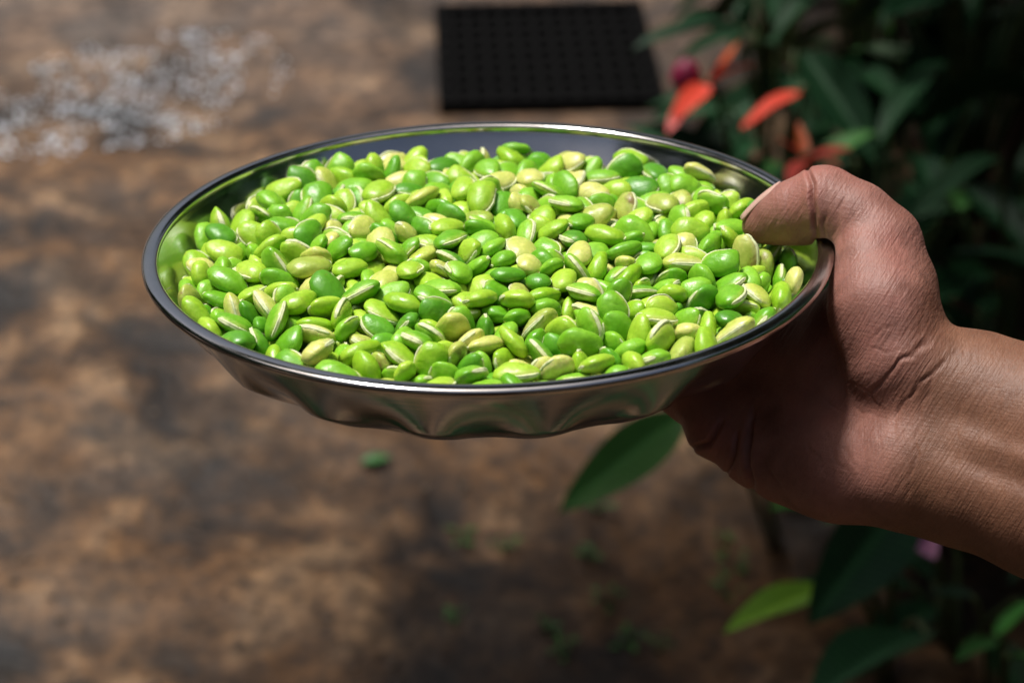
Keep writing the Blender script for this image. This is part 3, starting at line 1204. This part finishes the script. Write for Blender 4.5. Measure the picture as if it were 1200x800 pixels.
# ------------------------------------------------------------------ rubber mat
def build_mat():
    a, b, c_, d = ground_at(515, 21), ground_at(756, 9), ground_at(772, 126), ground_at(509, 138)
    ctr = (a + b + c_ + d) / 4
    xdir = ((b - a) + (c_ - d)).normalized()
    w = ((b - a).length + (c_ - d).length) / 2
    dep = ((a - d).length + (b - c_).length) / 2
    root = empty('rubber_mat', (ctr.x, ctr.y, 0.0))
    root.rotation_euler = (0, 0, math.atan2(xdir.y, xdir.x) * .45)
    tag(root, 'black rubber grid doormat lying on the bare soil', 'doormat')

    def box(nm, x0, x1, y0, y1, z0, z1):
        bm = bmesh.new()
        bmesh.ops.create_cube(bm, size=1)
        for v in bm.verts:
            v.co = Vector(((x0 + x1) / 2 + v.co.x * (x1 - x0), (y0 + y1) / 2 + v.co.y * (y1 - y0), (z0 + z1) / 2 + v.co.z * (z1 - z0)))
        bmesh.ops.bevel(bm, geom=bm.edges[:], offset=.0015, segments=1, affect='EDGES')
        me = bpy.data.meshes.new(nm); bm.to_mesh(me); bm.free()
        me.materials.append(M_RUBBER)
        o = bpy.data.objects.new(nm, me); col.objects.link(o); o.parent = root
        return o
    z0, z1 = -.012, .022
    box('backing', -w / 2 + .004, w / 2 - .004, -dep / 2 + .004, dep / 2 - .004, z0, .006)
    t = .014
    box('edge_strip', -w / 2, w / 2, dep / 2 - t, dep / 2, z0, z1)
    box('edge_strip', -w / 2, w / 2, -dep / 2, -dep / 2 + t, z0, z1)
    box('edge_strip', -w / 2, -w / 2 + t, -dep / 2 + t + .0005, dep / 2 - t - .0005, z0, z1)
    box('edge_strip', w / 2 - t, w / 2, -dep / 2 + t + .0005, dep / 2 - t - .0005, z0, z1)
    nr = 13
    rib = None
    for i in range(1, nr):
        x = -w / 2 + w * i / nr
        if rib is None:
            rib = box('rib', -.005, .005, -dep / 2 + t + .0005, dep / 2 - t - .0005, .004, .021)
            rib.location.x = x
        else:
            instance('rib', rib.data, root, Matrix.Translation((x, 0, 0)))
    nc = 9
    cb = None
    for i in range(1, nc):
        y = -dep / 2 + dep * i / nc
        if cb is None:
            cb = box('cross_bar', -w / 2 + t + .0005, w / 2 - t - .0005, -.004, .004, .004, .0165)
            cb.location.y = y
        else:
            instance('cross_bar', cb.data, root, Matrix.Translation((0, y, 0)))


build_mat()

# ------------------------------------------------------------------ leaves and plants
def leaf_mesh(nm, mat, width, droop, fold, seed, nl=12, nw=4):
    r = random.Random(seed)
    v, f, rib = [], [], []
    ph = r.uniform(0, 6)
    for i in range(nl + 1):
        t = i / nl
        w = width * (math.sin(math.pi * min(1, t ** .8 * 1.0)) ** .75 if 0 < t < 1 else 0.004)
        for j in range(-nw, nw + 1):
            s = j / nw
            x = w * .5 * s
            z = -droop * t * t + abs(s) * fold * w + .012 * math.sin(t * 9 + ph + (2 if s > 0 else 0)) * abs(s)
            v.append((x, t - .15 * droop * t * t, z))
            rib.append(1.0 if j == 0 else 0.0)
    n = 2 * nw + 1
    for i in range(nl):
        for j in range(n - 1):
            f.append((i * n + j, i * n + j + 1, (i + 1) * n + j + 1, (i + 1) * n + j))
    me = bpy.data.meshes.new(nm)
    me.from_pydata(v, [], f)
    me.polygons.foreach_set('use_smooth', [True] * len(me.polygons))
    a = me.attributes.new('rib', 'FLOAT', 'POINT')
    a.data.foreach_set('value', np.array(rib, dtype=np.float32))
    me.materials.append(mat)
    me.update()
    return me


LEAVES = {k: [leaf_mesh('leaf', m, w, d, fo, s) for s, (w, d, fo) in enumerate(((.30, .22, .25), (.26, .34, .2), (.34, .12, .3), (.31, .05, .25)))]
          for k, m in (('dark', M_LEAF), ('mid', M_LEAF2), ('yellow', M_LEAFY), ('bright', M_LEAFB))}
PETALS = {k: leaf_mesh('petal', m, w, d, .15, 9) for k, m, w, d in (('red', M_RED, .25, .12), ('orange', M_ORANGE, .24, -.1), ('pink', M_PINK, .26, .15), ('mauve', M_MAUVE, .6, .3))}


def leaf_matrix(base, tip, up=Vector((0, 0, 1)), roll=0.0):
    y = tip - base
    ln = y.length
    y = y / ln
    x = y.cross(up)
    if x.length < 1e-3: x = Vector((1, 0, 0))
    x.normalize()
    z = x.cross(y)
    M = Matrix(((x.x, y.x, z.x, base.x), (x.y, y.y, z.y, base.y), (x.z, y.z, z.z, base.z), (0, 0, 0, 1)))
    return M @ Matrix.Rotation(roll, 4, 'Y') @ Matrix.Scale(ln, 4)


def stem_to(root, gbase, p, r0, r1, name='stem'):
    gbase, p = Vector(gbase), Vector(p)
    mid = gbase.lerp(p, .55) + Vector((0, 0, (p.z - gbase.z) * .22))
    pts = []
    for i in range(9):
        t = i / 8
        pts.append((1 - t) ** 2 * gbase + 2 * t * (1 - t) * mid + t * t * p - root.location)
    v, f = tube_geo(pts, [r0 + (r1 - r0) * i / 8 for i in range(9)], 7)
    return mesh_obj(name, v, f, M_STEM, root)


def plant(name, label, base, specs, group=None, cat='plant', exact=True):
    """specs: (kind, leaf base point, leaf tip point, roll)"""
    g = Vector((base[0], base[1], ground_z(base[0], base[1]) - .005))
    root = empty(name, g)
    tag(root, label, cat, group)
    for k, (kind, lb, lt, roll) in enumerate(specs):
        stem_to(root, g + Vector((rng.uniform(-.012, .012), rng.uniform(-.012, .012), 0)), lb, .005, .0028)
        me = LEAVES[kind][3 if exact else k % 3]
        instance('leaf', me, root, Matrix.Translation(-g) @ leaf_matrix(lb, lt, roll=roll))
    return root


def gp(px, py):
    g = ground_at(px, py)
    return (g.x, g.y)


# the plants whose leaves show one by one
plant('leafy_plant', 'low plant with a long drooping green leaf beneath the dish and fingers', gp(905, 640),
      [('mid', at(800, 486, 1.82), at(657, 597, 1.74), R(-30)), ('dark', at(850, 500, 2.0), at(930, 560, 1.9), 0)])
plant('leafy_plant', 'broad-leaved plant with a yellow-green leaf and a dark ribbed leaf below the wrist', gp(1040, 800),
      [('yellow', at(972, 688, 1.72), at(848, 734, 1.66), R(5)), ('dark', at(1058, 588, 1.78), at(955, 722, 1.60), R(-25)),
       ('bright', at(985, 600, 1.95), at(903, 590, 1.9), R(10)), ('dark', at(1085, 742, 1.66), at(950, 805, 1.5), R(15)),
       ('mid', at(1062, 590, 1.95), at(965, 606, 1.9), 0)])
plant('leafy_plant', 'small bright green plant in the shaded bed under the forearm', gp(1165, 840),
      [('bright', at(1165, 745, 1.8), at(1210, 700, 1.8), 0), ('mid', at(1170, 750, 1.8), at(1120, 770, 1.75), R(10)),
       ('bright', at(1180, 770, 1.75), at(1230, 770, 1.7), R(-15)), ('dark', at(1140, 700, 1.85), at(1080, 690, 1.9), 0)])


def clump(name, label, x, y, h, n, reach, leaf_len, kinds, group, seed):
    r = random.Random(seed)
    specs = []
    for i in range(n):
        an = r.uniform(0, 2 * math.pi)
        hh = h * r.uniform(.35, 1.0)
        rad = reach * r.uniform(.15, 1.0)
        lb = Vector((x + math.cos(an) * rad * .6, y + math.sin(an) * rad * .6, hh))
        ln = leaf_len * r.uniform(.7, 1.25)
        lt = lb + Vector((math.cos(an) * ln * .85, math.sin(an) * ln * .85, r.uniform(-.6, .35) * ln))
        specs.append((r.choice(kinds), lb, lt, r.uniform(-.5, .5)))
    return plant(name, label, (x, y), specs, group, exact=False)


beds = [  # px, py of the foot, height, leaves, reach, leaf length
    (905, 330, .42, 22, .20, .17), (1010, 250, .55, 26, .24, .20), (1120, 330, .60, 26, .26, .20), (1030, 420, .40, 22, .22, .17),
    (1180, 520, .50, 24, .24, .18), (900, 110, .42, 22, .20, .18), (1000, 60, .55, 26, .26, .20), (1110, 130, .65, 28, .28, .22),
    (1230, 260, .65, 26, .28, .20), (960, -60, .60, 26, .28, .22), (1080, -70, .70, 28, .30, .24), (1200, 20, .75, 28, .30, .24),
    (1130, 640, .34, 20, .20, .15), (1260, 700, .42, 22, .24, .17), (1000, 560, .26, 16, .16, .13), (1300, 420, .6, 24, .28, .2),
    (870, -40, .36, 20, .2, .17), (1220, -120, .8, 26, .32, .25),
]
bed_labels = [
    'dark green plant just beyond the dish rim, below the narrow orange bloom', 'dark green plant rising behind the bright red petals',
    'dark leafy plant in the shade behind the thumb knuckle', 'low dark plant mostly hidden behind the palm', 'dark leafy plant in the shade behind the forearm',
    'dark leafy plant between the orange-pink bloom and the narrow orange bloom', 'tall dark plant standing behind the narrow orange bloom',
    'tall dark plant beside the slim brown trunk', 'dark plant at the foot of the slim brown trunk', 'tall dark plant at the back of the bed beyond the orange-pink bloom',
    'tall dark plant at the back of the bed beyond the bright red petals', 'very tall dark plant behind the slim brown trunk',
    'low dark plant under the forearm beside the mauve bloom', 'low dark plant beside the small bright green plant under the forearm',
    'low dark plant just below the heel of the hand', 'tall dark plant outside the bed past the slim brown trunk',
    'dark plant at the bed edge beside the black mat', 'tallest dark plant in the far corner of the bed']
for i, (px, py, h, n, reach, ll) in enumerate(beds):
    g = ground_at(px, py)
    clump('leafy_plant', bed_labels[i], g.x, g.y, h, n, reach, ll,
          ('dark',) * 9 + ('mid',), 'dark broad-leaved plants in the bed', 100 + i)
for i, (x, y) in enumerate([(-.7, .75), (-.25, .95), (.2, .8), (.65, .95), (-.45, .35), (.05, .45), (.5, .45), (-1.05, 1.0)]):  # plants out of view, added as dark reflections for the outer dish wall
    clump('leafy_plant', 'unseen low dark plant added beneath the dish to darken its reflections', x, y, .20, 14, .26, .17, ('dark',), 'unseen plants added to darken reflections in the dish', 160 + i)

# flowering plants
def flower_plant(label, base, heads):
    g = Vector((base[0], base[1], ground_z(*base) - .005))
    root = empty('flowering_plant', g)
    tag(root, label, 'flower')
    for (hx, hy, D, petals, bud) in heads:
        c = at(hx, hy, D)
        stem_to(root, g, c, .006, .004)
        v, f = tube_geo([c + Vector((0, 0, -.008)) - g, c + Vector((0, 0, 0)) - g, c + Vector((0, 0, .008)) - g], [.004, .009, .004], 8)
        ht = mesh_obj('flower_head', v, f, M_STEM, root)
        for (kind, tx, ty, tD, roll) in petals:
            t = at(tx, ty, tD)
            instance('petal', PETALS[kind], ht, Matrix.Translation(-g) @ leaf_matrix(c, t, roll=roll))
        if bud:
            b = at(bud[0], bud[1], D) - g
            v, f = tube_geo([b + Vector((0, 0, z)) for z in (-.022, -.016, 0, .016, .024)], [.004, .015, .021, .014, .003], 12)
            mesh_obj('bud', v, f, M_MAGENTA, ht)
    for k in range(7):
        an = rng.uniform(0, 6.28)
        lb = g + Vector((math.cos(an) * .06, math.sin(an) * .06, rng.uniform(.06, .16)))
        stem_to(root, g, lb, .004, .003)
        lt = lb + Vector((math.cos(an) * .15, math.sin(an) * .15, rng.uniform(-.02, .05)))
        instance('leaf', LEAVES['dark'][k % 3], root, Matrix.Translation(-g) @ leaf_matrix(lb, lt))
    return root


flower_plant('flowering plant with an orange and pink bloom and a dark magenta bud beside the mat', gp(870, 290),
             [(830, 98, 2.46, [('orange', 872, 50, 2.42, .3), ('red', 882, 66, 2.40, -.4), ('red', 852, 56, 2.42, .1), ('pink', 778, 142, 2.38, .2), ('red', 790, 130, 2.36, -.2)], (804, 90))])
flower_plant('flowering plant with a single narrow orange bloom among dark leaves', gp(930, 330),
             [(940, 106, 2.42, [('red', 866, 139, 2.36, .2)], None)])
flower_plant('flowering plant with bright red petals above the thumb', gp(985, 400),
             [(945, 186, 2.20, [('red', 996, 168, 2.15, .3), ('red', 988, 188, 2.13, -.3), ('red', 914, 158, 2.2, .3), ('orange', 935, 148, 2.24, 0), ('red', 922, 206, 2.11, .4)], None)])
flower_plant('plant with one small mauve bloom below the wrist', gp(1120, 770),
             [(1070, 622, 1.85, [('mauve', 1092, 638, 1.80, .2), ('mauve', 1058, 612, 1.80, .1)], None)])

# ------------------------------------------------------------------ small weeds and a fallen leaf on the soil
weed_px = [(700, 600), (692, 655), (640, 745), (660, 770), (535, 722), (540, 622), (845, 640), (850, 690), (715, 710), (770, 770), (740, 760),
           (590, 640), (860, 665)]
wl = [leaf_mesh('leaf', M_LEAF2, .6, .1, .1, 40 + k, 6, 2) for k in range(2)]
for i, (px, py) in enumerate(weed_px):
    g = ground_at(px, py)
    g.z = ground_z(g.x, g.y) - .003
    root = empty('weed', g)
    tag(root, 'tiny green weed sprouting from the bare brown soil', 'weed', 'small weeds dotted over the soil')
    for k in range(rng.randint(5, 9)):
        an = rng.uniform(0, 6.28)
        rad = rng.uniform(.003, .016)
        lb = Vector((math.cos(an) * rad, math.sin(an) * rad, rng.uniform(.006, .022)))
        v, f = tube_geo([Vector((0, 0, 0)), lb], [.0012, .0008], 5)
        mesh_obj('stem', v, f, M_STEM, root)
        ln = rng.uniform(.006, .014)
        instance('leaf', wl[k % 2], root, leaf_matrix(lb, lb + Vector((math.cos(an) * ln, math.sin(an) * ln, rng.uniform(-.003, .006)))))
g = ground_at(440, 536)
fl = bpy.data.objects.new('fallen_leaf', leaf_mesh('fallen_leaf', M_LEAF2, .5, .08, .12, 77))
col.objects.link(fl)
z = ground_z(g.x, g.y) + .006
fl.matrix_world = leaf_matrix(Vector((g.x - .018, g.y - .004, z)), Vector((g.x + .02, g.y + .006, z + .004)))
tag(fl, 'single small green leaf fallen on the bare soil beneath the dish', 'leaf')

# ------------------------------------------------------------------ pebbles
pv = []
peb_me = []
for k in range(4):
    bm = bmesh.new(); bmesh.ops.create_icosphere(bm, subdivisions=2, radius=1)
    for v in bm.verts:
        v.co *= 1 + .25 * noise.noise(v.co * 1.4 + Vector((k * 7, 0, 0)))
        v.co.z *= .6
    peb_me.append(([v.co.copy() for v in bm.verts], [tuple(x.index for x in fc.verts) for fc in bm.faces])); bm.free()
V_, F_ = [], []
for i in range(420):
    px, py = rng.uniform(-40, 860), rng.uniform(-10, 830)
    g = ground_at(px, py)
    s = rng.choice((.002, .003, .004, .006))
    rz = rng.uniform(0, 6.28)
    vv, ff = peb_me[i % 4]
    o_ = len(V_)
    c = Vector((g.x, g.y, ground_z(g.x, g.y) + s * .1))
    Mx = Matrix.Translation(c) @ Matrix.Rotation(rz, 4, 'Z')
    V_ += [Mx @ (p * s) for p in vv]
    F_ += [tuple(o_ + a for a in fc) for fc in ff]
grit = mesh_obj('grit', V_, F_, M_STONE)
tag(grit, 'fine grit and crumbs scattered over the soil', 'grit', kind='stuff')

# ------------------------------------------------------------------ tree over the bed, its unseen canopy added to block sun
def leaf_cloud(center, radii, n, size, seed, mat, name, parent):
    r = np.random.default_rng(seed)
    d = r.normal(size=(n, 3)); d /= np.linalg.norm(d, axis=1)[:, None]
    rad = r.uniform(.25, 1, n) ** .5
    P = np.array(center) + d * rad[:, None] * np.array(radii)
    P += r.normal(size=(n, 3)) * .08
    v = np.zeros((n, 4, 3))
    a = r.normal(size=(n, 3)); a[:, 2] *= .5; a /= np.linalg.norm(a, axis=1)[:, None]
    b = np.cross(a, r.normal(size=(n, 3))); b /= np.linalg.norm(b, axis=1)[:, None]
    s = size * r.uniform(.6, 1.3, n)[:, None]
    v[:, 0] = P - a * s; v[:, 1] = P + b * s * .45; v[:, 2] = P + a * s; v[:, 3] = P - b * s * .45
    o = mesh_obj(name, v.reshape(-1, 3), [(4 * i, 4 * i + 1, 4 * i + 2, 4 * i + 3) for i in range(n)], mat, parent, smooth=False)
    return o


def tree(label, base, top, r0, blobs, n, seed, lsize=.075):
    root = empty('tree', base)
    tag(root, label, 'tree')
    b = Vector(base)
    t = Vector(top) - b
    pts, rad = [], []
    for i in range(12):
        k = i / 11
        p = t * k + Vector((.05 * math.sin(k * 5), .04 * math.cos(k * 4) - .04, 0)) * min(1, k * 3)
        pts.append(p - Vector((0, 0, .03 if i == 0 else 0))); rad.append(r0 * (1.35 - .35 * min(1, k * 4) - .45 * k))
    v, f = tube_geo(pts, rad, 14)
    mesh_obj('trunk', v, f, M_BARK, root)
    for (c, rd) in blobs:
        c = Vector(c) - b
        bp = pts[8]
        v, f = tube_geo([bp, bp.lerp(c, .5) + Vector((0, 0, .1)), c], [r0 * .45, r0 * .3, r0 * .1], 8)
        mesh_obj('limb', v, f, M_BARK, root)
    for k, (c, rd) in enumerate(blobs):
        cr = leaf_cloud(tuple(Vector(c) - b), rd, n, lsize, seed + k, M_LEAF2, 'shade_crown', root)
        cr['kind'] = 'stuff'
    return root


TB = ground_at(1196, 300)
tree('tree with a slim brown trunk and an unseen leafy canopy added to shade the bed', (TB.x, TB.y, 0), (TB.x + .12, TB.y - .1, 3.0), .05,  # canopy blobs sit out of view where they block the sun
     [((c[0] - .08, c[1] + .70, c[2]), r_) for c, r_ in [((.83, 1.75, 2.9), (.55, .6, .35)), ((.73, 2.6, 2.9), (.6, .7, .38)), ((.68, 3.5, 2.95), (.65, .7, .4)), ((1.6, 2.2, 3.1), (.8, .9, .5)),
      ((1.6, 3.4, 3.1), (.8, .9, .5)), ((1.4, 1.1, 3.0), (.7, .6, .45)), ((.9, 4.4, 3.0), (.9, .6, .5)),
      ((.25, 1.55, 2.85), (.6, .40, .28)), ((.22, 2.42, 2.85), (.44, .5, .30)), ((.16, 3.2, 2.9), (.5, .6, .32)),
      ((-.30, 1.38, 2.85), (.5, .32, .2)), ((-.66, 1.60, 2.85), (.30, .26, .2)), ((-.80, 1.08, 2.9), (.55, .36, .24)), ((-1.2, .95, 2.9), (.35, .25, .2))]],
     1700, 50)

# ------------------------------------------------------------------ unseen building added behind the camera to block the sky
def added_house():
    root = empty('added_house', (0, -2.7, 0))
    tag(root, 'unseen plastered building with a tiled eave, added behind the viewer to block sky', 'added_house')
    mw = plain_mat('plaster', (.42, .38, .30), .85, .2, .15, 6)
    mr = plain_mat('roof_tile', (.20, .075, .045), .8, .25, .3, 12)
    mdoor = plain_mat('door_wood', (.10, .055, .03), .5, .4, .3, 14)

    def bx(nm, x0, x1, y0, y1, z0, z1, m, tilt=0.0):
        v = [(x, y, z + tilt * (y - y0)) for z in (z0, z1) for y in (y0, y1) for x in (x0, x1)]
        f = [(0, 2, 3, 1), (4, 5, 7, 6), (0, 1, 5, 4), (2, 6, 7, 3), (0, 4, 6, 2), (1, 3, 7, 5)]
        return mesh_obj(nm, v, f, m, root, smooth=False)
    bx('wall', -6, -.5, -.2, 0, -.05, 2.7, mw)
    bx('wall', .5, 6, -.2, 0, -.05, 2.7, mw)
    bx('lintel', -.5, .5, -.2, 0, 2.1, 2.7, mw)
    bx('door', -.498, .498, -.14, -.08, 0, 2.098, mdoor)
    bx('roof', -6.4, 6.4, -3.5, 1.15, 3.75, 3.83, mr, -.26)


added_house()

# ------------------------------------------------------------------ pale chips standing in for glints off wet soil
def glint_flakes():
    r = random.Random(31)
    mf = plain_mat('pale_flake', (.76, .82, .94), .5, .5, .15, 30)
    V_, F_ = [], []
    for i in range(4200):
        a = r.uniform(0, 6.28)
        k = math.sqrt(r.random())
        px, py = 140 + math.cos(a) * k * 200, 112 + math.sin(a) * k * 72 - math.cos(a) * k * 34
        nz = noise.noise(Vector((px * .022, py * .035, 3))) + .5 * noise.noise(Vector((px * .06, py * .09, 9)))
        if nz < -.22 + (k - .45) * .55 or r.random() < .68: continue
        g = ground_at(px, py)
        c = Vector((g.x, g.y, ground_z(g.x, g.y) + .002))
        s = r.uniform(.0018, .0050)
        q = Matrix.Translation(c) @ Matrix.Rotation(r.uniform(0, 6.28), 4, 'Z') @ Matrix.Rotation(r.uniform(-.4, .4), 4, 'X')
        n = 6
        o_ = len(V_)
        rads = [s * r.uniform(.6, 1.2) for _ in range(n)]
        for zz in (0, .0012):
            for j in range(n):
                V_.append(q @ Vector((rads[j] * math.cos(j * 6.283 / n), .6 * rads[j] * math.sin(j * 6.283 / n), zz + (.0015 if j % 2 else 0))))
        F_.append(tuple(o_ + j for j in range(n - 1, -1, -1))); F_.append(tuple(o_ + n + j for j in range(n)))
        for j in range(n):
            j2 = (j + 1) % n
            F_.append((o_ + j, o_ + j2, o_ + n + j2, o_ + n + j))
    o = mesh_obj('glint_patch', V_, F_, mf, smooth=False)
    tag(o, 'patch of small pale chips standing in for glints off wet soil', 'glint_flakes', kind='stuff')


glint_flakes()

# ------------------------------------------------------------------ trees out of view, added round the yard to cut the low sky
for k, (x, y, hgt) in enumerate([(-3.3, -.4, 4.2), (-3.5, 1.7, 4.4), (-4.2, 3.9, 4.3), (3.6, 5.4, 4.8), (3.9, 3.0, 4.4), (3.7, .6, 4.6)]):
    tree('unseen leafy tree added at the side of the yard to block low sky', (x, y, 0), (x + .1, y, hgt * .75), .09,
         [((x + .1, y + .2, hgt * .72), (1.05, 1.15, hgt * .28)), ((x - .3, y - .5, hgt * .45), (.85, .95, hgt * .24)), ((x - .2, y + .5, hgt * .30), (.8, .9, hgt * .24))],
         1300, 300 + 10 * k, .13)['group'] = 'unseen trees added round the yard to block low sky'
